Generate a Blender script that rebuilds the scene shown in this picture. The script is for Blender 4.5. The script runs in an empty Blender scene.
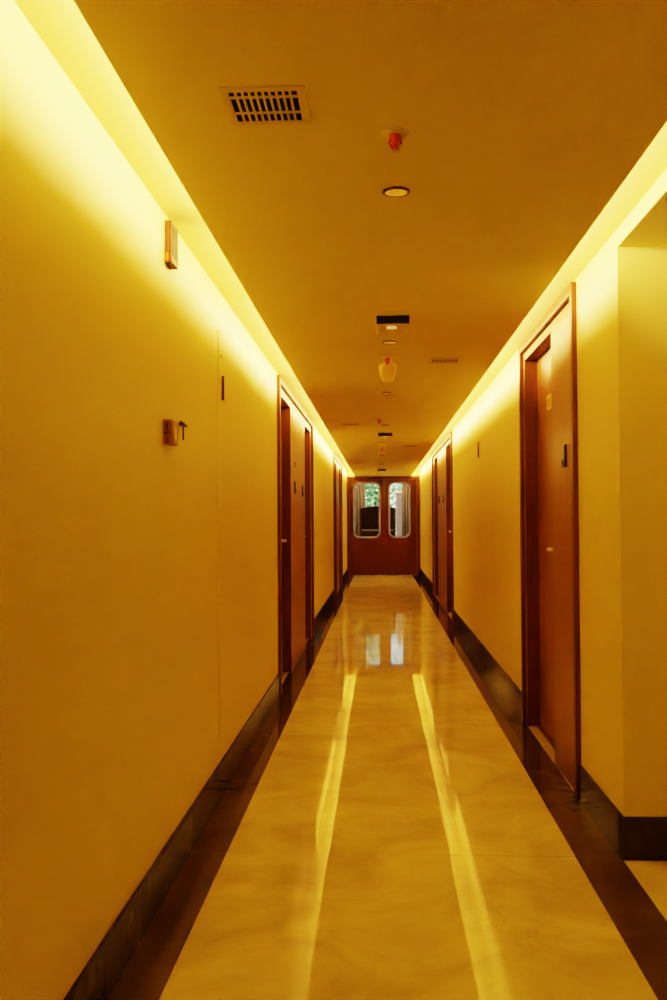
import bpy, bmesh, math, random
from mathutils import Matrix, Vector
random.seed(7)
S = bpy.context.scene
COL = S.collection
PI = math.pi

# ------------------------------------------------------------------ materials
def new_mat(name):
    m = bpy.data.materials.new(name); m.use_nodes = True
    nt = m.node_tree
    return m, nt, nt.nodes['Principled BSDF']
def N(nt, typ, **kw):
    n = nt.nodes.new(typ)
    for k, v in kw.items(): setattr(n, k, v)
    return n
def coords(nt, scale=(1, 1, 1), kind='Object'):
    tc = N(nt, 'ShaderNodeTexCoord'); mp = N(nt, 'ShaderNodeMapping')
    mp.inputs['Scale'].default_value = scale
    nt.links.new(tc.outputs[kind], mp.inputs['Vector'])
    return mp.outputs['Vector']
def ramp(nt, fac, stops):
    r = N(nt, 'ShaderNodeValToRGB')
    el = r.color_ramp.elements
    while len(el) < len(stops): el.new(0.5)
    for e, (p, c) in zip(el, stops):
        e.position = p; e.color = (*c, 1)
    nt.links.new(fac, r.inputs['Fac'])
    return r.outputs['Color']
def noise(nt, vec, scale, detail=4, rough=.55, dist=0):
    n = N(nt, 'ShaderNodeTexNoise')
    n.inputs['Scale'].default_value = scale; n.inputs['Detail'].default_value = detail
    n.inputs['Roughness'].default_value = rough; n.inputs['Distortion'].default_value = dist
    nt.links.new(vec, n.inputs['Vector'])
    return n.outputs['Fac']
def bump(nt, bsdf, h, strength, dist=.01):
    b = N(nt, 'ShaderNodeBump'); b.inputs['Strength'].default_value = strength; b.inputs['Distance'].default_value = dist
    nt.links.new(h, b.inputs['Height']); nt.links.new(b.outputs['Normal'], bsdf.inputs['Normal'])
def simple(name, col, rough=.5, metal=0, noise_amt=.06, scale=14, emit=None, es=0, coat=0):
    m, nt, b = new_mat(name)
    v = coords(nt)
    f = noise(nt, v, scale)
    c = ramp(nt, f, [(.3, [x * (1 - noise_amt) for x in col]), (.7, [min(1, x * (1 + noise_amt)) for x in col])])
    nt.links.new(c, b.inputs['Base Color'])
    b.inputs['Roughness'].default_value = rough; b.inputs['Metallic'].default_value = metal
    b.inputs['Coat Weight'].default_value = coat
    if emit:
        b.inputs['Emission Color'].default_value = (*emit, 1); b.inputs['Emission Strength'].default_value = es
    return m
def paint(name, col, rough, bstr=.03):
    m, nt, b = new_mat(name)
    v = coords(nt)
    f = noise(nt, v, 1.3, 5)
    c = ramp(nt, f, [(.3, [x * .965 for x in col]), (.7, col)])
    nt.links.new(c, b.inputs['Base Color'])
    b.inputs['Roughness'].default_value = rough
    bump(nt, b, noise(nt, v, 90, 3), bstr, .002)
    return m
def wood(name, dark, light, rough=.38):
    m, nt, b = new_mat(name)
    v = coords(nt, (22, 22, 1.1))
    f = noise(nt, v, 1.6, 6, .6, 1.2)
    c = ramp(nt, f, [(.28, dark), (.72, light)])
    nt.links.new(c, b.inputs['Base Color'])
    b.inputs['Roughness'].default_value = rough
    b.inputs['Coat Weight'].default_value = .06; b.inputs['Coat Roughness'].default_value = .2; b.inputs['Specular IOR Level'].default_value = .3
    bump(nt, b, f, .04, .002)
    return m
def marble(name, c0, c1, vein, rough, wav=.02, refl=.6):
    m, nt, b = new_mat(name)
    v = coords(nt)
    f = noise(nt, v, 2.2, 8, .62, .8)
    base = ramp(nt, f, [(.30, c0), (.66, c1)])
    w = noise(nt, v, 1.5, 9, .68, 2.2)
    vm = ramp(nt, w, [(.485, (0, 0, 0)), (.5, (1, 1, 1)), (.515, (0, 0, 0))])
    k = N(nt, 'ShaderNodeMath', operation='MULTIPLY'); nt.links.new(vm, k.inputs[0])
    k2 = noise(nt, v, .9, 2); nt.links.new(ramp(nt, k2, [(.5, (0, 0, 0)), (.8, (.55, .55, .55))]), k.inputs[1])
    mx = N(nt, 'ShaderNodeMix', data_type='RGBA')
    nt.links.new(k.outputs[0], mx.inputs['Factor']); nt.links.new(base, mx.inputs[6]); mx.inputs[7].default_value = (*vein, 1)
    out = nt.nodes['Material Output']; nt.nodes.remove(b)
    di = N(nt, 'ShaderNodeBsdfDiffuse'); gl = N(nt, 'ShaderNodeBsdfGlossy'); gl.inputs['Roughness'].default_value = rough
    nt.links.new(mx.outputs[2], di.inputs['Color'])
    bp = N(nt, 'ShaderNodeBump'); bp.inputs['Strength'].default_value = wav; bp.inputs['Distance'].default_value = .004
    nt.links.new(noise(nt, v, 1.1, 1), bp.inputs['Height']); nt.links.new(bp.outputs[0], gl.inputs['Normal'])
    fr = N(nt, 'ShaderNodeFresnel'); fr.inputs[0].default_value = 1.5
    mu = N(nt, 'ShaderNodeMath', operation='MULTIPLY'); mu.inputs[1].default_value = refl; nt.links.new(fr.outputs[0], mu.inputs[0])
    ms = N(nt, 'ShaderNodeMixShader'); nt.links.new(mu.outputs[0], ms.inputs[0])
    nt.links.new(di.outputs[0], ms.inputs[1]); nt.links.new(gl.outputs[0], ms.inputs[2]); nt.links.new(ms.outputs[0], out.inputs[0])
    return m

M = {}
M['wall'] = paint('wall_paint', (.88, .81, .37), .42)
M['ceil'] = paint('ceiling_paint', (.92, .87, .46), .6)
M['slot'] = paint('slot_paint', (.86, .76, .38), .6)
M['wood'] = wood('door_wood', (.20, .082, .010), (.32, .142, .016))
M['leafwood'] = wood('door_leaf_wood', (.19, .074, .010), (.29, .122, .015))
M['casing'] = wood('casing_wood', (.085, .024, .005), (.15, .046, .010))
M['endwood'] = wood('end_door_wood', (.080, .015, .004), (.12, .025, .006), .35)
M['floor'] = marble('cream_marble', (.62, .56, .36), (.92, .88, .62), (.36, .28, .15), .03, .006, .75)
M['border'] = marble('brown_marble', (.056, .033, .010), (.095, .060, .019), (.20, .13, .05), .07, .02, .6)
M['base'] = marble('baseboard_marble', (.036, .024, .009), (.070, .047, .018), (.20, .14, .06), .08, .012, .45)
M['grout'] = simple('grout', (.42, .34, .18), .8)
M['chrome'] = simple('chrome', (.90, .86, .80), .35, .7)
M['black'] = simple('black_plastic', (.012, .009, .007), .3)
M['gapshade'] = simple('gap_shade', (.010, .006, .003), .9)  # near-black colour stands in for shade inside gaps and slots
M['gold'] = simple('gold_face', (.016, .011, .003), .7)
M['copper'] = simple('copper_frame', (.13, .040, .009), .5)
M['redbrown'] = simple('call_point_red', (.24, .075, .02), .35)
M['dkbrown'] = simple('dark_brown', (.10, .035, .008), .5)
M['ventplate'] = simple('vent_plate', (.84, .76, .35), .55)
M['red'] = simple('sprinkler_red', (.80, .10, .02), .3, emit=(1, .04, .01), es=.02)  # faint red glow added, the sprinkler heads are no lamps
M['brass'] = simple('brass', (.60, .40, .15), .3, .8)
M['plate'] = simple('number_plate', (.80, .60, .26), .4)
M['plate2'] = simple('number_plate_inner', (.62, .36, .10), .4)
M['pale'] = simple('pale_mark', (.40, .32, .20), .4)
M['rim'] = simple('downlight_rim', (.16, .050, .010), .35)
M['reflector'] = simple('downlight_reflector', (.80, .55, .20), .15, 1, noise_amt=.5, scale=110, emit=(1, .42, .04), es=.40)
M['lens'] = simple('lens', (.95, .75, .40), .2, 0, emit=(1, .70, .30), es=.55)
M['boxbody'] = simple('ceiling_box_body', (.88, .82, .40), .5)
M['steel'] = simple('brushed_steel', (.72, .78, 1.0), .3, .3)
m, nt, b = new_mat('pale_rim'); M['rimlight'] = m  # bluish tint and translucency put in to suggest daylight on the surround
tr = N(nt, 'ShaderNodeBsdfTranslucent'); tr.inputs[0].default_value = (.80, .82, 1, 1); ms = N(nt, 'ShaderNodeMixShader'); ms.inputs[0].default_value = .6
b.inputs['Base Color'].default_value = (.75, .78, 1, 1)
nt.links.new(b.outputs[0], ms.inputs[1]); nt.links.new(tr.outputs[0], ms.inputs[2]); nt.links.new(ms.outputs[0], nt.nodes['Material Output'].inputs[0])
M['curtain'] = simple('brown_curtain', (.20, .115, .045), .9, noise_amt=.2, scale=30)
M['cabinet'] = wood('cabinet_wood', (.075, .040, .022), (.125, .070, .040), .4)
M['cabinetlight'] = wood('cabinet_edge_wood', (.16, .07, .03), (.24, .11, .045), .4)
M['palegrey'] = simple('pale_grey', (.62, .58, .54), .5, noise_amt=.15)
M['lobby'] = simple('lobby_wall', (.34, .23, .13), .8)
M['pinkwall'] = simple('pink_render', (.72, .47, .38), .85, noise_amt=.08, scale=3)
M['lawn'] = simple('lawn', (.17, .33, .10), .95, noise_amt=.4, scale=4)
M['bark'] = simple('bark', (.13, .09, .06), .9, noise_amt=.3)
def leafmat(name, a, b_):
    m, nt, b = new_mat(name)
    f = noise(nt, coords(nt), 3.5, 3)
    nt.links.new(ramp(nt, f, [(.35, a), (.65, b_)]), b.inputs['Base Color'])
    b.inputs['Roughness'].default_value = .7
    return m
M['leaf1'] = leafmat('leaf_green', (.12, .26, .07), (.42, .62, .30))
M['leaf2'] = leafmat('leaf_pale_green', (.20, .34, .16), (.60, .76, .50))
def glassmat():
    m = bpy.data.materials.new('clear_glass'); m.use_nodes = True
    nt = m.node_tree; nt.nodes.clear()
    o = N(nt, 'ShaderNodeOutputMaterial'); mix = N(nt, 'ShaderNodeMixShader')
    t = N(nt, 'ShaderNodeBsdfTransparent'); t.inputs[0].default_value = (.95, .97, .95, 1)
    g = N(nt, 'ShaderNodeBsdfGlossy'); g.inputs['Roughness'].default_value = .02
    f = N(nt, 'ShaderNodeFresnel'); f.inputs[0].default_value = 1.45
    nt.links.new(f.outputs[0], mix.inputs[0]); nt.links.new(t.outputs[0], mix.inputs[1]); nt.links.new(g.outputs[0], mix.inputs[2])
    nt.links.new(mix.outputs[0], o.inputs[0])
    return m
M['glass'] = glassmat()
def cupmat():
    m = bpy.data.materials.new('clear_cup'); m.use_nodes = True
    nt = m.node_tree; nt.nodes.clear()
    o = N(nt, 'ShaderNodeOutputMaterial'); mix = N(nt, 'ShaderNodeMixShader')
    t = N(nt, 'ShaderNodeBsdfTransparent'); t.inputs[0].default_value = (.98, .96, .86, 1)
    g = N(nt, 'ShaderNodeBsdfTranslucent'); g.inputs[0].default_value = (1, .85, .40, 1)
    lw = N(nt, 'ShaderNodeLayerWeight'); lw.inputs[0].default_value = .25
    pw = N(nt, 'ShaderNodeMath', operation='MULTIPLY_ADD'); pw.inputs[1].default_value = .38; pw.inputs[2].default_value = .10; nt.links.new(lw.outputs['Facing'], pw.inputs[0]); nt.links.new(pw.outputs[0], mix.inputs[0]); nt.links.new(t.outputs[0], mix.inputs[1])
    g2 = N(nt, 'ShaderNodeBsdfGlossy'); g2.inputs['Roughness'].default_value = .1
    ad = N(nt, 'ShaderNodeAddShader'); nt.links.new(g.outputs[0], ad.inputs[0]); nt.links.new(g2.outputs[0], ad.inputs[1])
    nt.links.new(ad.outputs[0], mix.inputs[2])
    nt.links.new(mix.outputs[0], o.inputs[0])
    return m
M['cup'] = cupmat()

# ------------------------------------------------------------------ mesh helpers
def bx(bm, x0, x1, y0, y1, z0, z1, mi=0):
    if x0 > x1: x0, x1 = x1, x0
    if y0 > y1: y0, y1 = y1, y0
    if z0 > z1: z0, z1 = z1, z0
    v = [bm.verts.new(p) for p in ((x0, y0, z0), (x1, y0, z0), (x1, y1, z0), (x0, y1, z0), (x0, y0, z1), (x1, y0, z1), (x1, y1, z1), (x0, y1, z1))]
    for f in ((0, 3, 2, 1), (4, 5, 6, 7), (0, 1, 5, 4), (1, 2, 6, 5), (2, 3, 7, 6), (3, 0, 4, 7)):
        bm.faces.new([v[i] for i in f]).material_index = mi
def lathe(bm, prof, c=(0, 0, 0), seg=24, axis='z', mi=0):
    rings = []
    for r, h in prof:
        ring = []
        for k in range(seg):
            a = 2 * PI * k / seg
            p = (r * math.cos(a), r * math.sin(a), h)
            if axis == 'x': p = (h, r * math.cos(a), r * math.sin(a))
            if axis == 'y': p = (r * math.cos(a), h, r * math.sin(a))
            ring.append(bm.verts.new((p[0] + c[0], p[1] + c[1], p[2] + c[2])))
        rings.append(ring)
    for a, b in zip(rings, rings[1:]):
        for k in range(seg):
            f = bm.faces.new((a[k], a[(k + 1) % seg], b[(k + 1) % seg], b[k])); f.material_index = mi; f.smooth = True
    for ring in (rings[0], rings[-1]):
        f = bm.faces.new(ring); f.material_index = mi
def tube(bm, pts, r, seg=10, mi=0, closed=False):
    pts = [Vector(p) for p in pts]; n = len(pts); rings = []
    for i, p in enumerate(pts):
        if closed: d = pts[(i + 1) % n] - pts[i - 1]
        else: d = (pts[min(i + 1, n - 1)] - pts[max(i - 1, 0)])
        d.normalize()
        u = Vector((0, 0, 1)) if abs(d.z) < .9 else Vector((1, 0, 0))
        a = d.cross(u).normalized(); b = d.cross(a).normalized()
        if closed:   # planar loop in xz : keep a fixed frame
            a = Vector((0, 1, 0)); b = d.cross(a).normalized()
        rings.append([bm.verts.new(p + a * r * math.cos(2 * PI * k / seg) + b * r * math.sin(2 * PI * k / seg)) for k in range(seg)])
    m = n if closed else n - 1
    for i in range(m):
        A, B = rings[i], rings[(i + 1) % n]
        for k in range(seg):
            f = bm.faces.new((A[k], A[(k + 1) % seg], B[(k + 1) % seg], B[k])); f.smooth = True; f.material_index = mi
    if not closed:
        bm.faces.new(rings[0]); bm.faces.new(rings[-1])
def obj(name, bm, mats, parent=None, bevel=0, loc=None, seg=2):
    bmesh.ops.recalc_face_normals(bm, faces=bm.faces)
    if name == 'floor':
        bmesh.ops.reverse_faces(bm, faces=[f for f in bm.faces if f.material_index == 0 and f.normal.z < 0])
    me = bpy.data.meshes.new(name); bm.to_mesh(me); bm.free()
    o = bpy.data.objects.new(name, me); COL.objects.link(o)
    if not isinstance(mats, (list, tuple)): mats = [mats]
    for m in mats: me.materials.append(M[m] if isinstance(m, str) else m)
    if parent is not None: o.parent = parent
    if loc: o.location = loc
    if bevel:
        b = o.modifiers.new('bevel', 'BEVEL'); b.width = bevel; b.segments = seg; b.limit_method = 'ANGLE'
    return o
def tag(o, label, cat, group=None, kind=None):
    if label: o['label'] = label
    if cat: o['category'] = cat
    if group: o['group'] = group
    if kind: o['kind'] = kind
    return o
def thing(name, label, cat, loc=(0, 0, 0), group=None, kind=None):
    o = bpy.data.objects.new(name, None); COL.objects.link(o); o.location = loc; o.empty_display_size = .05
    return tag(o, label, cat, group, kind)
def struct(name, bm, m, bevel=0):
    o = obj(name, bm, m, None, bevel); o['kind'] = 'structure'; return o
def dup(root, loc, label, group=None):
    r = root.copy(); COL.objects.link(r); r.location = loc
    r['label'] = label
    if group: r['group'] = group
    for ch in list(root.children):
        c = ch.copy(); COL.objects.link(c); c.parent = r
        for g in ch.children:
            d = g.copy(); COL.objects.link(d); d.parent = c
    return r
BM = bmesh.new

# ------------------------------------------------------------------ dimensions (metres)
XL, XR = -.76, .92          # corridor walls
ZC = 2.288                  # dropped ceiling underside
EL, ER = -.575, .722        # edges of the dropped ceiling
ZSL, ZSR = 2.392, 2.413     # tops of the light slots
YB, YE = -2.6, 22.57        # back wall, end doors
PY0, PY1, PX = 1.2, 3.765, 3.2   # side passage
# doors : casing y0,y1 ; openings
DL1 = dict(c=(7.17, 10.78), ops=[(7.43, 8.24), (9.80, 10.56)])
DL2 = dict(c=(15.85, 19.05), ops=[(16.12, 16.92), (18.02, 18.80)])
DR1 = dict(c=(4.545, 6.27), ops=[(5.215, 6.165)])
DR2 = dict(c=(12.28, 16.78), ops=[(12.62, 13.50), (15.46, 16.40)])
ZL = dict(top=2.378, inn=2.328, op=2.262)
ZR = dict(top=2.400, inn=2.350, op=2.298)

# ------------------------------------------------------------------ floor
J0, JS = 3.79 - 2.05 * 3, 2.05
bm = BM()
bx(bm, -2.6, PX + .1, YB - .1, 27.2, -.12, -.004, 1)
tilts = {1: .0006, 2: -.0009, 3: .0016, 4: -.0010, 5: .0008}
k = 0; y = J0
while y < YE:
    y1 = min(y + JS, YE); t = tilts.get(k, random.uniform(-.001, .001)); t2 = random.uniform(-.0003, .0003)
    g = .0004
    a, b = -.607 + g, .741 - g
    v = [bm.verts.new(p) for p in ((a, y + g, a * t - t2), (b, y + g, b * t - t2), (b, y1 - g, b * t + t2), (a, y1 - g, a * t + t2))]
    bm.faces.new(v)
    k += 1; y += JS
# side passage floor and lobby floor beyond the end doors
for (x0, x1, y0, y1) in ((.914, PX, PY0 - .1, PY1 + .1), (-2.6, 2.6, YE, 27.2)):
    v = [bm.verts.new(p) for p in ((x0, y0, 0), (x1, y0, 0), (x1, y1, 0), (x0, y1, 0))]; bm.faces.new(v)
struct('floor', bm, ['floor', 'grout'])
for i, (x0, x1) in enumerate(((-.78, -.607), (.741, .913))):
    bm = BM(); y = J0
    while y < YE:
        y1 = min(y + JS, YE)
        bx(bm, x0, x1, y + .0006, y1 - .0006, -.02, random.uniform(-.0002, .0002)); y += JS
    struct('trim_%d' % (i + 1), bm, 'border')

# ------------------------------------------------------------------ walls
def wall_boxes(bm, xa, xb, segs, ztop, cuts):
    """wall slab along y with full height holes for door units"""
    y = segs[0]
    for (c0, c1, zc) in cuts:
        bx(bm, xa, xb, y, c0, 0, ztop); bx(bm, xa, xb, c0, c1, zc, ztop); y = c1
    bx(bm, xa, xb, y, segs[1], 0, ztop)
ins = .035
bm = BM()
wall_boxes(bm, XL - .16, XL, (YB, YE), 2.5, [(d['c'][0] + ins, d['c'][1] - ins, ZL['top'] - ins) for d in (DL1, DL2)])
struct('wall_left', bm, 'wall')
bm = BM()
wall_boxes(bm, XR, XR + .16, (PY1, YE), 2.5, [(d['c'][0] + ins, d['c'][1] - ins, ZR['top'] - ins) for d in (DR1, DR2)])
bx(bm, XR, XR + .16, YB, PY0, 0, 2.5)
bx(bm, XR, XR + .16, PY0, PY1, 2.342, 2.5)       # head over the passage
struct('wall_right', bm, 'wall')
bm = BM(); bx(bm, XR + .16, PX, PY1, PY1 + .15, 0, 2.5); struct('wall_passage', bm, 'wall')
bm = BM(); bx(bm, XR + .16, PX, PY0 - .15, PY0, 0, 2.5); struct('wall_passage_near', bm, 'wall')
bm = BM(); bx(bm, PX, PX + .15, PY0 - .15, PY1 + .15, 0, 2.5); struct('wall_passage_end', bm, 'lobby')  # unseen wall, coloured dark to cut bounce light in the passage
bm = BM(); bx(bm, XL - .16, XR + .16, YB - .15, YB, 0, 2.5); struct('wall_back', bm, 'wall')
# ceiling : dropped board with a rear upstand on each side, slot tops above
bm = BM()
bx(bm, EL, ER, YB, YE - .03, ZC, ZC + .022)
bx(bm, EL + .085, EL + .10, YB, YE - .03, ZC + .022, 2.45)
bx(bm, ER - .10, ER - .085, YB, YE - .03, ZC + .022, 2.45)
struct('ceiling', bm, 'ceil')
bm = BM(); bx(bm, XL, EL + .085, YB, YE, ZSL, 2.5); struct('trim_3', bm, 'slot')
bm = BM(); bx(bm, ER - .085, XR, YB, YE, ZSR, 2.5); struct('trim_4', bm, 'slot')
bm = BM(); bx(bm, XR + .16, PX, PY0, PY1, 2.342, 2.44); struct('ceiling_passage', bm, 'ceil')
# baseboards
def baseboard(name, x0, x1, runs, extra=()):
    bm = BM()
    for (a, b) in runs:
        y = a
        while y < b - .01:
            j = J0 + JS * (math.floor((y - J0) / JS + 1e-6) + 1); e = min(j, b)
            bx(bm, x0, x1, y + .0005, e - .0005, 0, .163); y = e
    for e in extra: bx(bm, *e)
    struct(name, bm, 'base', .002)
baseboard('baseboard_left', XL, XL + .014, [(YB, 7.17), (10.78, 15.85), (19.05, 22.30)])
baseboard('baseboard_right', XR - .014, XR, [(PY1 - .014, 4.545), (6.27, 12.28), (16.78, 22.30), (YB, PY0)])
bm = BM(); bx(bm, XR + .0, PX, PY1 - .014, PY1, 0, .163); struct('baseboard_passage', bm, 'base', .002)

# ------------------------------------------------------------------ room doors
def lever(parent, side, dl, y, z, dirn):
    xw = lambda d: XL + d if side == 'L' else XR - d
    s = 1 if side == 'L' else -1
    bm = BM()
    lathe(bm, [(.026, 0), (.026, s * .008), (.011, s * .010), (.010, s * .052), (.0, s * .054)], (xw(dl), y, z), 20, 'x')
    tube(bm, [(xw(dl + .050), y, z), (xw(dl + .054), y + dirn * .05, z), (xw(dl + .050), y + dirn * .14, z - .002)], .011)
    bx(bm, xw(dl), xw(dl + .006), y - .017, y + .017, z - .11, z - .06)
    return obj('lever_handle', bm, 'chrome', parent)
def door_unit(name, side, d, zz, label, handles, numbered=None):
    xw = (lambda q: XL + q) if side == 'L' else (lambda q: XR - q)
    root = thing(name, label, 'door', (0, 0, 0), None, 'structure')
    c0, c1 = d['c']; w = .052; pr = .024; gp = .009
    bm = BM()
    bx(bm, xw(-.11), xw(pr), c0, c0 + w, 0, zz['top']); bx(bm, xw(-.11), xw(pr), c1 - w, c1, 0, zz['top'])
    bx(bm, xw(-.11), xw(pr), c0 + w, c1 - w, zz['inn'], zz['top'])
    obj('casing', bm, 'casing', root, .003)
    bm = BM(); bx(bm, xw(-.125), xw(-.116), c0 + .01, c1 - .01, 0, zz['top'] - .01); obj('shade_board', bm, 'gapshade', root)  # near-black board paints the shade line around the panels
    a = c0 + w
    edges = []
    for (o0, o1) in d['ops']: edges.append((a, o0)); a = o1
    edges.append((a, c1 - w))
    for i, (p0, p1) in enumerate(edges):
        bm = BM(); bx(bm, xw(-.115), xw(.002), p0 + (gp if i == 0 else 0), p1 - (gp if i == len(edges) - 1 else 0), 0, zz['inn'] - gp)
        obj('centre_panel' if 0 < i < len(edges) - 1 else 'side_panel', bm, 'wood', root, .002)
    for (o0, o1), (hy, hd) in zip(d['ops'], handles):
        bm = BM(); bx(bm, xw(-.115), xw(.002), o0, o1, zz['op'], zz['inn'] - gp); obj('transom_panel', bm, 'wood', root, .002)
        bm = BM(); bx(bm, xw(-.115), xw(-.076), o0 + .003, o1 - .003, .006, zz['op'] - .003)
        lf = obj('door_leaf', bm, 'leafwood', root, .002)
        lever(lf, side, -.076, hy, 1.125, hd)
        bm = BM(); bx(bm, xw(-.075), xw(.001), o0, o0 + .004, .006, zz['op']); bx(bm, xw(-.075), xw(.001), o1 - .004, o1, .006, zz['op']); bx(bm, xw(-.075), xw(.001), o0 + .004, o1 - .004, zz['op'] - .004, zz['op'])
        obj('door_jamb', bm, 'casing', root)
        bm = BM(); bx(bm, xw(-.115), xw(-.05), o0 + .004, o1 - .004, 0, .006); obj('threshold', bm, 'casing', root)
    return root
door_unit('door_1', 'L', DL1, ZL, 'pair of reddish brown room doors in one tall frame, nearest on the left wall', [(8.03, -1), (10.02, 1)])
door_unit('door_2', 'L', DL2, ZL, 'far pair of reddish brown room doors on the left wall close to the end doors', [(16.75, -1), (18.20, 1)])
door_unit('door_3', 'R', DR1, ZR, 'single recessed wooden room door with side panel, nearest on the right wall', [(5.37, 1)])
door_unit('door_4', 'R', DR2, ZR, 'pair of wooden room doors in one tall frame, far along the right wall', [(13.33, -1), (15.64, 1)])

# flush service door in the left wall (only its seam shows)
r = thing('door_5', 'flush yellow service door with faint seam in the left wall', 'door', (0, 0, 0), None, 'structure')
bm = BM(); bx(bm, XL, XL + .005, 4.53, 5.55, .27, 2.20); obj('door_leaf', bm, 'wall', r, .001)
bm = BM(); lathe(bm, [(.008, .005), (.008, .008), (.0, .009)], (XL, 4.59, 2.082), 12, 'x'); obj('latch_button', bm, 'brass', r)

# ------------------------------------------------------------------ end doors
end = thing('door_6', 'dark red double doors with rounded glass windows at the corridor end', 'door', (0, 0, 0), None, 'structure')
yf = YE - .10
bm = BM()
bx(bm, XL, -.70, yf - .12, YE + .06, 0, 2.287); bx(bm, .845, XR, yf - .12, YE + .06, 0, 2.287)
bx(bm, -.70, .845, yf - .02, YE + .06, 2.215, 2.287)
obj('door_frame', bm, 'endwood', end, .003)
bm = BM(); bx(bm, XL, EL + .085, yf - .02, YE + .06, 2.288, 2.391); bx(bm, ER - .085, XR, yf - .02, YE + .06, 2.288, 2.412); struct('wall_end', bm, 'wall')
def rrect(x0, x1, z0, z1, r, n=8):
    pts = []
    for (cx, cz, a0) in ((x1 - r, z1 - r, 0), (x0 + r, z1 - r, 90), (x0 + r, z0 + r, 180), (x1 - r, z0 + r, 270)):
        for k in range(n + 1):
            a = math.radians(a0 + 90 * k / n); pts.append((cx + r * math.cos(a), cz + r * math.sin(a)))
    return pts
def end_leaf(x0, x1, w0, w1, hx):
    z0, z1, r = .860, 2.155, .15
    bm = BM(); inner = rrect(w0, w1, z0, z1, r); n = len(inner)
    cx, cz = (w0 + w1) / 2, (z0 + z1) / 2
    outer = []
    for (px, pz) in inner:      # project onto the leaf rectangle
        dx, dz = px - cx, pz - cz; t = 1e9
        if dx > 1e-9: t = min(t, (x1 - cx) / dx)
        if dx < -1e-9: t = min(t, (x0 - cx) / dx)
        if dz > 1e-9: t = min(t, (2.212 - cz) / dz)
        if dz < -1e-9: t = min(t, (.008 - cz) / dz)
        outer.append((cx + dx * t, cz + dz * t))
    ya, yb = yf, yf + .045
    I0 = [bm.verts.new((p[0], ya, p[1])) for p in inner]; I1 = [bm.verts.new((p[0], yb, p[1])) for p in inner]
    O0 = [bm.verts.new((p[0], ya, p[1])) for p in outer]; O1 = [bm.verts.new((p[0], yb, p[1])) for p in outer]
    corners = [(x1, 2.212), (x0, 2.212), (x0, .008), (x1, .008)]
    for i in range(n):
        j = (i + 1) % n
        cs = None
        a, b = outer[i], outer[j]
        for c in corners:   # does this span turn a corner of the leaf ?
            if (abs(a[0] - c[0]) < 1e-6 and abs(b[1] - c[1]) < 1e-6 or abs(a[1] - c[1]) < 1e-6 and abs(b[0] - c[0]) < 1e-6) and abs(a[0] - b[0]) > 1e-6 and abs(a[1] - b[1]) > 1e-6: cs = c
        if cs:
            q0, q1 = bm.verts.new((cs[0], ya, cs[1])), bm.verts.new((cs[0], yb, cs[1]))
            bm.faces.new((I0[i], O0[i], q0, O0[j], I0[j])); bm.faces.new((I1[j], O1[j], q1, O1[i], I1[i]))
            bm.faces.new((O0[i], O1[i], q1, q0)); bm.faces.new((q0, q1, O1[j], O0[j]))
        else:
            bm.faces.new((I0[i], O0[i], O0[j], I0[j])); bm.faces.new((I1[j], O1[j], O1[i], I1[i]))
            bm.faces.new((O0[i], O1[i], O1[j], O0[j]))
        bm.faces.new((I1[i], I0[i], I0[j], I1[j]))
    lf = obj('door_leaf', bm, 'endwood', end)
    bm = BM()
    tube(bm, [(p[0], yf - .006, p[1]) for p in rrect(w0 + .006, w1 - .006, z0 + .006, z1 - .006, r - .006)], .009, 8, 0, True)
    tube(bm, [(p[0], yf + .030, p[1]) for p in rrect(w0 + .026, w1 - .026, z0 + .026, z1 - .026, r - .022)], .013, 8, 0, True)
    f = obj('window_frame', bm, 'rimlight', lf); f['label'] = 'silver rounded window surround'
    bm = BM()
    v = [bm.verts.new((p[0], yf + .022, p[1])) for p in rrect(w0 + .004, w1 - .004, z0 + .004, z1 - .004, r)]
    bm.faces.new(v)
    obj('window_pane', bm, 'glass', lf)
    bm = BM()
    tube(bm, [(hx, yf, 1.08), (hx, yf - .04, 1.08), (hx, yf - .04, 1.28), (hx, yf, 1.28)], .008, 8)
    obj('pull_handle', bm, 'dkbrown', lf)
end_leaf(-.697, .101, -.620, .010, .062)
end_leaf(.105, .842, .198, .700, .145)
bm = BM(); lathe(bm, [(.028, 0), (.028, -.02), (.016, -.045), (0, -.05)], (.02, yf - .02, 2.19), 14, 'y'); obj('door_stop', bm, 'black', end)

# ------------------------------------------------------------------ wall things
def bell(side, y, z, label, group):
    t = thing('doorbell_plate', label, 'doorbell', ((XL + .002) if side == 'L' else (XR - .002), y, z), group)
    s = 1 if side == 'L' else -1
    bm = BM(); bx(bm, 0, s * .012, -.045, .045, -.056, .056); obj('plate', bm, 'black', t, .006)
    bm = BM(); bx(bm, s * .012, s * .014, -.020, -.008, -.012, .036); bx(bm, s * .012, s * .014, -.020, .010, -.012, -.002); obj('indicator', bm, 'pale', t)
    bm = BM(); lathe(bm, [(.013, s * .011), (.013, s * .016), (.0, s * .017)], (0, .004, -.032), 14, 'x'); obj('push_button', bm, 'dkbrown', t)
    return t
gb = 'black doorbell plates beside the room doors'
bell('L', 8.62, 1.585, 'black doorbell plate on the left wall door panel, nearer of its two', gb)
bell('L', 9.46, 1.578, 'black doorbell plate on the left wall door panel, farther of its two', gb)
bell('R', 4.85, 1.607, 'black doorbell plate beside the nearest right-hand door', gb)
bell('R', 14.0, 1.582, 'small black doorbell plate on the far right door panel, nearer of its two', gb)
bell('R', 15.0, 1.588, 'small black doorbell plate on the far right door panel, farther of its two', gb)
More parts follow.
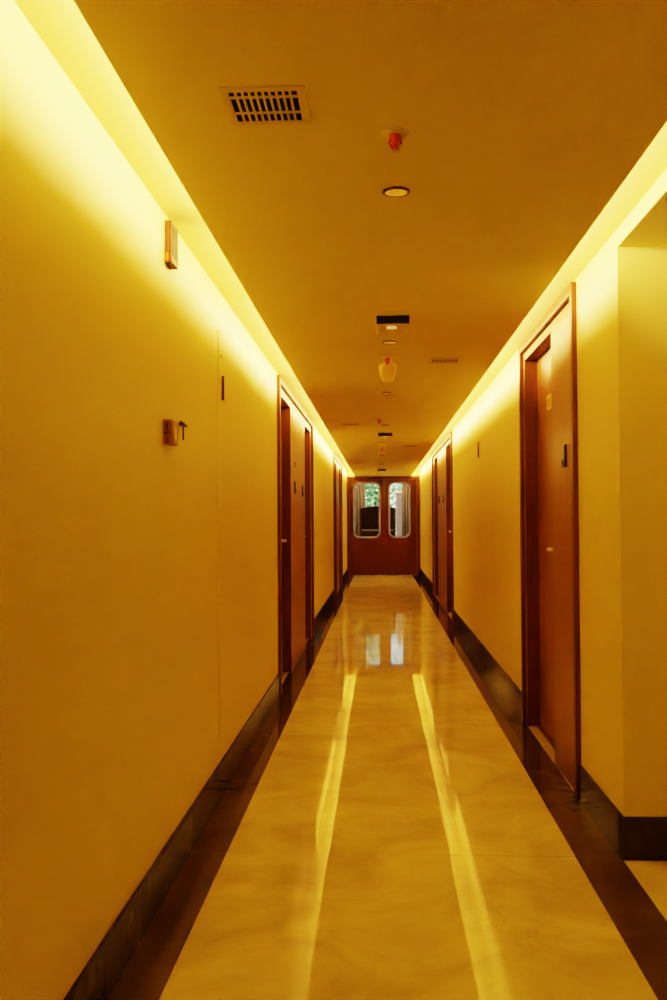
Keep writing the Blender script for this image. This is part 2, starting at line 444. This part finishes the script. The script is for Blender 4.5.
# room number plate on the right leaf
t = thing('room_number_plate', 'square pale gold number plate high on the nearest right-hand door', 'number plate', (XR + .076, 5.70, 1.975))
bm = BM(); bx(bm, -.008, 0, -.075, .075, -.045, .045); obj('plate', bm, 'plate', t, .002)
bm = BM(); bx(bm, -.010, -.008, -.045, .045, -.022, .022); obj('plate_centre', bm, 'plate2', t)
t = thing('room_number_sign', 'tiny brass number sign above the doorbells on the left door panel', 'number sign', (XL + .002, 8.60, 1.785))
bm = BM(); bx(bm, 0, .005, -.035, .035, -.045, .045); obj('plate', bm, 'brass', t, .002)
bm = BM(); tube(bm, [(.006, -.012, -.025), (.006, -.012, .03)], .004, 6); tube(bm, [(.006, .014, -.025), (.006, .014, .03)], .004, 6); obj('numerals', bm, 'dkbrown', t)
# plaques whose dark edge shows
def plaque(side, y, z, h, label):
    s = 1 if side == 'L' else -1
    t = thing('wall_plaque', label, 'wall sign', ((XL + (.005 if abs(y - 4.6) < .2 else 0)) if side == 'L' else XR, y, z), 'thin wall plaques')
    bm = BM(); bx(bm, 0, s * .012, 0, .004, -h / 2, h / 2); obj('edge_strip', bm, 'dkbrown', t)
    bm = BM(); bx(bm, 0, s * .0122, .004, .12, -h / 2, h / 2); obj('face_panel', bm, 'wall', t)
plaque('L', 4.612, 1.932, .118, 'thin yellow wall plaque with dark brown edge on the left wall')
plaque('R', 9.03, 1.938, .138, 'thin yellow wall plaque with dark edge on the right wall between doors')
# copper framed box high on left wall
t = thing('wall_signal_box', 'copper framed rectangular box high on the left wall below the light strip', 'wall box', (XL, 3.460, 2.298))
bm = BM(); bx(bm, 0, .016, -.056, .056, -.078, .072)
obj('housing', bm, 'copper', t, .003)
bm = BM(); bx(bm, .016, .025, -.056, .056, -.078, -.064); bx(bm, .016, .025, -.056, .056, .060, .072); bx(bm, .016, .025, -.056, -.052, -.064, .060); bx(bm, .016, .025, .052, .056, -.064, .060)
obj('frame', bm, 'copper', t, .002)
bm = BM(); bx(bm, .016, .0235, -.034, .052, -.050, .060); obj('face_panel', bm, 'gold', t, .002)
bm = BM(); bx(bm, .016, .022, -.052, .052, -.064, -.050); bx(bm, .016, .022, -.052, -.034, -.050, .060); obj('recess', bm, 'dkbrown', t)
bm = BM(); bx(bm, .004, .014, -.058, -.055, -.074, -.045); obj('indicator_lamp', bm, simple('orange_lamp', (.9, .2, .03), .4), t)
# call point
t = thing('fire_call_point', 'small reddish brown call point box with oval window on left wall', 'call point', (XL, 3.43, 1.612))
bm = BM(); bx(bm, 0, .030, -.060, .052, -.043, .043); obj('housing', bm, 'redbrown', t, .004)
bm = BM()
lathe(bm, [(.040, .030), (.040, .034), (.031, .036), (.030, .031)], (0, .002, .0), 24, 'x'); obj('oval_ring', bm, 'brass', t)
bm = BM(); lathe(bm, [(.029, .030), (.029, .033), (.0, .033)], (0, .002, .0), 20, 'x'); obj('window_disc', bm, 'plate', t)
bm = BM(); bx(bm, .011, .019, -.0615, -.0590, .004, .034); bx(bm, .006, .022, -.0615, -.0590, -.010, .000); bx(bm, .012, .018, -.0615, -.0590, -.040, -.020); obj('key_slot', bm, 'black', t)
t = thing('hanging_hammer', 'small dark T shaped hammer hanging beside the call point', 'hammer', (XL, 3.655, 1.655))
bm = BM(); tube(bm, [(.016, -.055, .012), (.016, .05, .008)], .0052, 8); bx(bm, .0, .018, -.012, .004, .004, .016); obj('hammer_head', bm, 'dkbrown', t)
bm = BM(); tube(bm, [(.016, -.010, .010), (.016, -.008, -.052)], .0032, 8); obj('handle', bm, 'dkbrown', t)

# ------------------------------------------------------------------ ceiling things
def make_vent(loc, label):
    t = thing('ceiling_vent', label, 'air vent', loc, 'slotted ceiling air vents')
    w, l = .158, .165
    bm = BM(); bx(bm, -w / 2 - .004, w / 2 + .004, -l / 2 - .004, l / 2 + .004, -.003, 0); obj('backing', bm, 'gapshade', t)  # black sheet stands in for the darkness inside the slots
    bm = BM()
    W, L, z0, z1 = w / 2 + .020, l / 2 + .020, -.006, -.003
    bx(bm, -W, W, -L, -l / 2, z0, 0); bx(bm, -W, W, l / 2, L, z0, 0)
    bx(bm, -W, -w / 2, -l / 2, l / 2, z0, 0); bx(bm, w / 2, W, -l / 2, l / 2, z0, 0)
    obj('vent_frame', bm, 'ventplate', t, .002)
    bm = BM(); n = 10; p = w / n
    for i in range(1, n): bx(bm, -w / 2 + i * p - .0030, -w / 2 + i * p + .0030, -l / 2, l / 2, z0, z1)
    for (a, b) in ((.14, .215), (.665, .74)): bx(bm, -w / 2, w / 2, -l / 2 + a * l, -l / 2 + b * l, z0 + .001, z1)
    obj('grille', bm, 'ventplate', t)
    return t
v0 = make_vent((-.264, 2.283, ZC), 'large slotted ceiling vent nearest the camera, left of the first red sprinkler')
for p, lb in (((.409, 6.05), 'slotted ceiling vent near the right light strip, beyond the first black box'),
              ((-.294, 10.06), 'narrow looking ceiling vent on the left, just before the second black box'),
              ((.420, 13.2), 'distant ceiling vent on the right, past the second black box'),
              ((-.389, 17.06), 'farthest ceiling vent, left of the third black box')):
    dup(v0, (p[0], p[1], ZC), lb)
def make_down(loc, label):
    t = thing('ceiling_downlight', label, 'downlight', loc, 'small round downlights')
    bm = BM(); lathe(bm, [(.041, 0), (.041, -.004), (.037, -.007), (.034, -.006), (.033, -.001)], (0, 0, 0), 32); obj('rim', bm, 'rim', t)
    bm = BM(); lathe(bm, [(.0335, -.0055), (.024, -.003), (.012, -.0015), (.002, -.001)], (0, 0, 0), 32); obj('reflector', bm, 'reflector', t)
    return t
d0 = make_down((.055, 2.91, ZC), 'gold round recessed downlight nearest the camera, below the first red sprinkler')
for p, lb in (((.062, 5.40), 'round downlight just beyond the first black ceiling box'),
              ((.061, 7.58), 'round downlight just beyond the sprinkler with the clear cup'),
              ((.059, 10.2), 'thin looking round downlight just before the second black box'),
              ((.044, 12.5), 'tiny round downlight just past the second black ceiling box'),
              ((.037, 14.98), 'tiny round downlight midway between second and third black boxes'),
              ((.042, 17.44), 'farthest tiny round downlight, just before the third black box')):
    dup(d0, (p[0], p[1], ZC), lb)
def make_box(loc, label):
    t = thing('ceiling_light_box', label, 'ceiling box', loc, 'black-fronted ceiling boxes')
    bm = BM(); bx(bm, -.079, .079, .010, .30, -.034, 0); obj('housing', bm, 'boxbody', t, .004)
    bm = BM(); bx(bm, -.080, .080, 0, .010, -.040, 0); obj('front_panel', bm, 'black', t, .002)
    bm = BM(); lathe(bm, [(.025, -.034), (.025, -.040), (.014, -.043), (.0, -.044)], (-.005, .12, 0), 20); obj('lens', bm, 'lens', t)
    return t
b0 = make_box((.069, 4.70, ZC), 'black-fronted ceiling box nearest the camera with pale lens underneath')
dup(b0, (.066, 11.1, ZC), 'second black-fronted ceiling box, midway along the corridor')
dup(b0, (.042, 19.2, ZC), 'third black-fronted ceiling box, close to the end doors')
def make_sprinkler(loc, label, cup=False):
    t = thing('ceiling_sprinkler', label, 'sprinkler', loc, 'red ceiling sprinklers')
    bm = BM(); lathe(bm, [(.036, 0), (.034, -.004), (.016, -.007), (.013, -.004)], (0, 0, 0), 24); obj('cover_plate', bm, 'brass' if 0 else 'ventplate', t)
    bm = BM(); lathe(bm, [(.013, -.004), (.013, -.014), (.010, -.016), (.008, -.030), (.005, -.040)], (0, 0, 0), 16)
    for s in (-1, 1): tube(bm, [(s * .010, 0, -.012), (s * .015, 0, -.026), (s * .004, 0, -.043)], .0035, 8)
    obj('body', bm, 'red', t)
    bm = BM(); lathe(bm, [(.005, -.040), (.013, -.044), (.013, -.046), (.0, -.047)], (0, 0, 0), 16); obj('deflector', bm, 'brass', t)
    return t
s0 = make_sprinkler((.045, 2.47, ZC), 'red sprinkler head nearest the camera, right of the large vent')
s1 = dup(s0, (.052, 5.91, ZC), 'red sprinkler head with a clear tulip cup hanging under it')
dup(s0, (.0, 9.58, ZC), 'small red sprinkler head left of a downlight before the second black box')
dup(s0, (.034, 13.41, ZC), 'tiny red sprinkler head past the second black box')
bm = BM()
prof = [(.014, -.152), (.026, -.150), (.034, -.142), (.040, -.128), (.046, -.108), (.051, -.085), (.0535, -.065), (.055, -.048)]
seg = 28; rings = []
for r_, h_ in prof: rings.append([bm.verts.new((r_ * math.cos(2 * PI * k / seg), r_ * math.sin(2 * PI * k / seg), h_)) for k in range(seg)])
for a, b in zip(rings, rings[1:]):
    for k in range(seg):
        f = bm.faces.new((a[k], a[(k + 1) % seg], b[(k + 1) % seg], b[k])); f.smooth = True
bm.faces.new(rings[0])
o = obj('clear_cup', bm, 'cup', s1); o['label'] = 'clear yellowish tulip shaped cup'
bm = BM()
for a in (0, 2.1, 4.2): tube(bm, [(.009 * math.cos(a), .009 * math.sin(a), -.02), (.053 * math.cos(a), .053 * math.sin(a), -.05)], .0012, 6)
obj('cup_bracket', bm, 'ventplate', s1)

# ------------------------------------------------------------------ lobby beyond the end doors and the garden outside
LY = 26.6
bm = BM(); bx(bm, -2.6, -2.5, YE + .06, LY, 0, 2.9); struct('wall_lobby_left', bm, 'lobby')
bm = BM(); bx(bm, 2.5, 2.6, YE + .06, LY, 0, 2.9); struct('wall_lobby_right', bm, 'lobby')
bm = BM(); bx(bm, -2.6, 2.6, YE + .06, LY + .15, 2.9, 3.0); struct('ceiling_lobby', bm, 'lobby')
bm = BM(); bx(bm, -2.6, XL, YE - .1, YE + .06, 0, 2.9); bx(bm, XR, 2.6, YE - .1, YE + .06, 0, 2.9); bx(bm, XL, XR, YE, YE + .06, 2.415, 2.9); struct('wall_lobby_front', bm, 'lobby')
bm = BM()
bx(bm, -2.6, -.95, LY, LY + .15, 0, 2.9); bx(bm, 1.05, 2.6, LY, LY + .15, 0, 2.9); bx(bm, -.95, 1.05, LY, LY + .15, 0, .35); bx(bm, -.95, 1.05, LY, LY + .15, 2.7, 2.9)
struct('wall_lobby_far', bm, 'lobby')
w = thing('window_1', None, None, (0, 0, 0), None, 'structure')
bm = BM()
bx(bm, -.95, -.90, LY + .04, LY + .10, .35, 2.7); bx(bm, 1.0, 1.05, LY + .04, LY + .10, .35, 2.7); bx(bm, -.9, 1.0, LY + .04, LY + .10, .35, .40); bx(bm, -.9, 1.0, LY + .04, LY + .10, 2.65, 2.7)
obj('window_frame', bm, 'cabinetlight', w)
bm = BM(); v = [bm.verts.new(p) for p in ((-.9, LY + .07, .4), (1.0, LY + .07, .4), (1.0, LY + .07, 2.65), (-.9, LY + .07, 2.65))]; bm.faces.new(v); obj('window_pane', bm, 'glass', w)
def curtain(x0, x1, label):
    bm = BM(); n = 60; y0 = LY - .22; cols = []
    for i in range(n + 1):
        x = x0 + (x1 - x0) * i / n; y = y0 + .035 * math.sin(i * .95) + .012 * math.sin(i * 2.3)
        cols.append((bm.verts.new((x, y, .03)), bm.verts.new((x, y + .02, 1.4)), bm.verts.new((x, y, 2.72))))
    for a, b in zip(cols, cols[1:]):
        for q in (0, 1):
            f = bm.faces.new((a[q], b[q], b[q + 1], a[q + 1])); f.smooth = True
    o = obj('curtain', bm, 'curtain'); so = o.modifiers.new('thick', 'SOLIDIFY'); so.thickness = .006
    tag(o, label, 'curtain', 'brown lobby curtains')
curtain(-1.15, -.40, 'brown curtain at the left side behind the end door glass')
curtain(.60, 1.25, 'brown curtain at the right side behind the end door glass')
# high dark cabinet with arched top
t = thing('wooden_cabinet', 'dark brown arched cabinet seen behind the end door glass', 'cabinet', (-.06, 24.4, 0))
def arch(x, base=1.54, rise=.07): return base + rise * max(0, math.cos(x / .44 * 1.25))
bm = BM(); n = 24
pts = [(-.44, 0), (.44, 0)] + [(.44 - .88 * i / n, arch(.44 - .88 * i / n)) for i in range(n + 1)]
A = [bm.verts.new((p[0], 0, p[1])) for p in pts]; B = [bm.verts.new((p[0], .40, p[1])) for p in pts]
bm.faces.new(A); bm.faces.new(B[::-1])
for i in range(len(A)): bm.faces.new((A[i], B[i], B[(i + 1) % len(A)], A[(i + 1) % len(A)]))
obj('carcass', bm, 'cabinet', t)
bm = BM(); tube(bm, [(.44 - .88 * i / n, -.005, arch(.44 - .88 * i / n)) for i in range(n + 1)], .022, 8); obj('cornice', bm, 'cabinetlight', t)
bm = BM(); bx(bm, -.45, -.40, -.02, .0, 0, 1.55); obj('side_post', bm, 'cabinetlight', t, .004)
bm = BM(); bx(bm, .40, .45, -.02, 0, 0, 1.55); obj('side_post', bm, 'cabinetlight', t, .004)
for s in (-1, 1):
    bm = BM(); bx(bm, s * .01, s * .385, -.022, 0, 1.06, 1.52); d_ = obj('door', bm, 'cabinet', t, .008)
    bm = BM(); lathe(bm, [(.010, -.022), (.014, -.04), (0, -.05)], (s * .04, 0, 1.25), 10, 'y'); obj('knob', bm, 'brass', d_)
bm = BM(); bx(bm, -.40, .40, -.10, 0, 1.0, 1.045); obj('pale_bar', bm, 'palegrey', t, .006)  # pale bar across the cabinet front
bm = BM(); bx(bm, -.38, .38, -.015, 0, .1, .96); obj('lower_panel', bm, 'cabinet', t, .006)
# garden
bm = BM(); bx(bm, -14, 14, LY + .15, 52, -.3, -.02); o = struct('ground', bm, 'lawn')
t = obj('garden_pillar', (lambda b: (bx(b, .46, .66, 27.6, 27.9, -.02, 2.02), bx(b, .42, .70, 27.55, 27.95, 2.02, 2.10), bx(b, .43, .69, 27.57, 27.93, -.02, .25), b)[-1])(BM()), 'pinkwall', None, .01)
tag(t, 'pale pink rendered pillar outdoors behind the right end door glass', 'pillar')
def tree(x, y, h, rad, zc, mat, label, n=2600):
    t = thing('garden_tree', label, 'tree', (x, y, -.02), 'garden trees outside')
    bm = BM(); tube(bm, [(0, 0, 0), (.05, .02, h * .3), (-.04, 0, h * .6), (0, .03, h * .85)], .09, 8)
    for k in range(6):
        a = k * 1.05; tube(bm, [(0, 0, h * .35 + k * .1), (rad * .5 * math.cos(a), rad * .5 * math.sin(a), h * .5 + k * .15)], .03, 6)
    obj('trunk', bm, 'bark', t)
    bm = BM()
    rr = random.Random(int(x * 97 + y * 13))
    for k in range(n):
        while True:
            p = Vector((rr.uniform(-1, 1), rr.uniform(-1, 1), rr.uniform(-1, 1)))
            if .35 < p.length < 1: break
        p = Vector((p.x * rad, p.y * rad * .7, p.z * (h - zc) + zc)); s = rr.uniform(.05, .12)
        d = Vector((rr.uniform(-1, 1), rr.uniform(-1, 1), rr.uniform(-1, 1))).normalized(); e = d.orthogonal().normalized(); g_ = d.cross(e)
        v = [bm.verts.new(p + q) for q in (-e * s, -g_ * s * .5, e * s, g_ * s * .5)]; bm.faces.new(v)
    obj('foliage', bm, mat, t)
tree(-.7, 30.2, 3.6, 1.0, 1.9, 'leaf1', 'leafy green garden tree behind the left end door glass')
tree(1.5, 32.4, 3.8, 1.1, 2.1, 'leaf2', 'pale green garden tree behind the right end door glass')
tree(.2, 36, 4.4, 3.4, 1.5, 'leaf2', 'wide pale green tree farthest out in the garden', 4500)
tree(-2.6, 33, 4.2, 1.9, 2.0, 'leaf1', 'green tree at the left edge of the garden')

# ------------------------------------------------------------------ lights
def area(name, loc, sx, sy, power, col, rot):
    l = bpy.data.lights.new(name, 'AREA'); l.shape = 'RECTANGLE'; l.size = sx; l.size_y = sy; l.energy = power; l.color = col
    o = bpy.data.objects.new(name, l); COL.objects.link(o); o.location = loc; o.rotation_euler = rot
    return o
LED = (1.0, .60, .20)
LEDP = 12.0       # watts per metre
def strip(side, y0, y1, k):
    L = y1 - y0
    x = EL + .055 if side == 'L' else ER - .055
    d = Vector((-1 if side == 'L' else 1, 0, .10)).normalized()   # emits towards the wall
    o = area('led_strip', (x, (y0 + y1) / 2, ZC + .064), L, .07, LEDP * L * k, LED, (0, 0, 0))
    zx = Vector((0, 1, 0)); zz_ = -d; yy = zz_.cross(zx)
    o.rotation_euler = Matrix((zx, yy, zz_)).transposed().to_euler()
def run(side):
    rr = random.Random(3 if side == 'L' else 8); y = 1.45
    if side == 'L':
        strip('L', 1.45, 3.38, 1.0); strip('L', 3.50, 4.60, .72); y = 4.66
    while y < YE - .25:
        e = min(y + 2.9, YE - .18)
        strip(side, y, e, rr.uniform(.93, 1.07)); y = e + .07
run('L'); run('R')
area('lobby_fill', (.1, 25.2, 2.85), 1.6, 1.2, 90, (1, .93, .85), (0, 0, 0))  # added fill light to brighten the lobby, not a real lamp
sun = bpy.data.lights.new('sun', 'SUN'); sun.energy = 9; sun.color = (1, .95, .86); sun.angle = .02
o = bpy.data.objects.new('sun', sun); COL.objects.link(o); o.rotation_euler = (math.radians(42), 0, math.radians(-25))

wd = bpy.data.worlds.new('world'); S.world = wd; wd.use_nodes = True
nt = wd.node_tree; bg = nt.nodes['Background']
sky = N(nt, 'ShaderNodeTexSky'); sky.sky_type = 'NISHITA'; sky.sun_disc = False; sky.sun_elevation = math.radians(48); sky.sun_rotation = math.radians(200)
nt.links.new(sky.outputs[0], bg.inputs[0]); bg.inputs[1].default_value = .55

# ------------------------------------------------------------------ camera
Hc, F, VX, VY, RHO = 1.3, 970., 380., 519., .0066
Yv = Vector((VX - 333.5, -(VY - 500), -F)).normalized()
u = Vector((-math.sin(RHO), math.cos(RHO), 0)); Zv = (u - Yv * u.dot(Yv)).normalized(); Xv = Yv.cross(Zv)
cam = bpy.data.cameras.new('camera'); co = bpy.data.objects.new('camera', cam); COL.objects.link(co)
cam.sensor_fit = 'VERTICAL'; cam.sensor_height = 36; cam.lens = F / 1000 * 36; cam.clip_start = .05; cam.clip_end = 200
co.matrix_world = Matrix.Translation((0, 0, Hc)) @ Matrix((Xv, Yv, Zv)).to_4x4()
S.camera = co
S.view_settings.view_transform = 'Filmic'; S.view_settings.look = 'High Contrast'; S.view_settings.exposure = -.14; S.view_settings.gamma = 1
S.cycles.max_bounces = 16; S.cycles.diffuse_bounces = 10; S.cycles.glossy_bounces = 6; S.cycles.transparent_max_bounces = 12
S.cycles.use_denoising = True
S.cycles.caustics_reflective = False; S.cycles.caustics_refractive = False
S.cycles.sample_clamp_indirect = 6
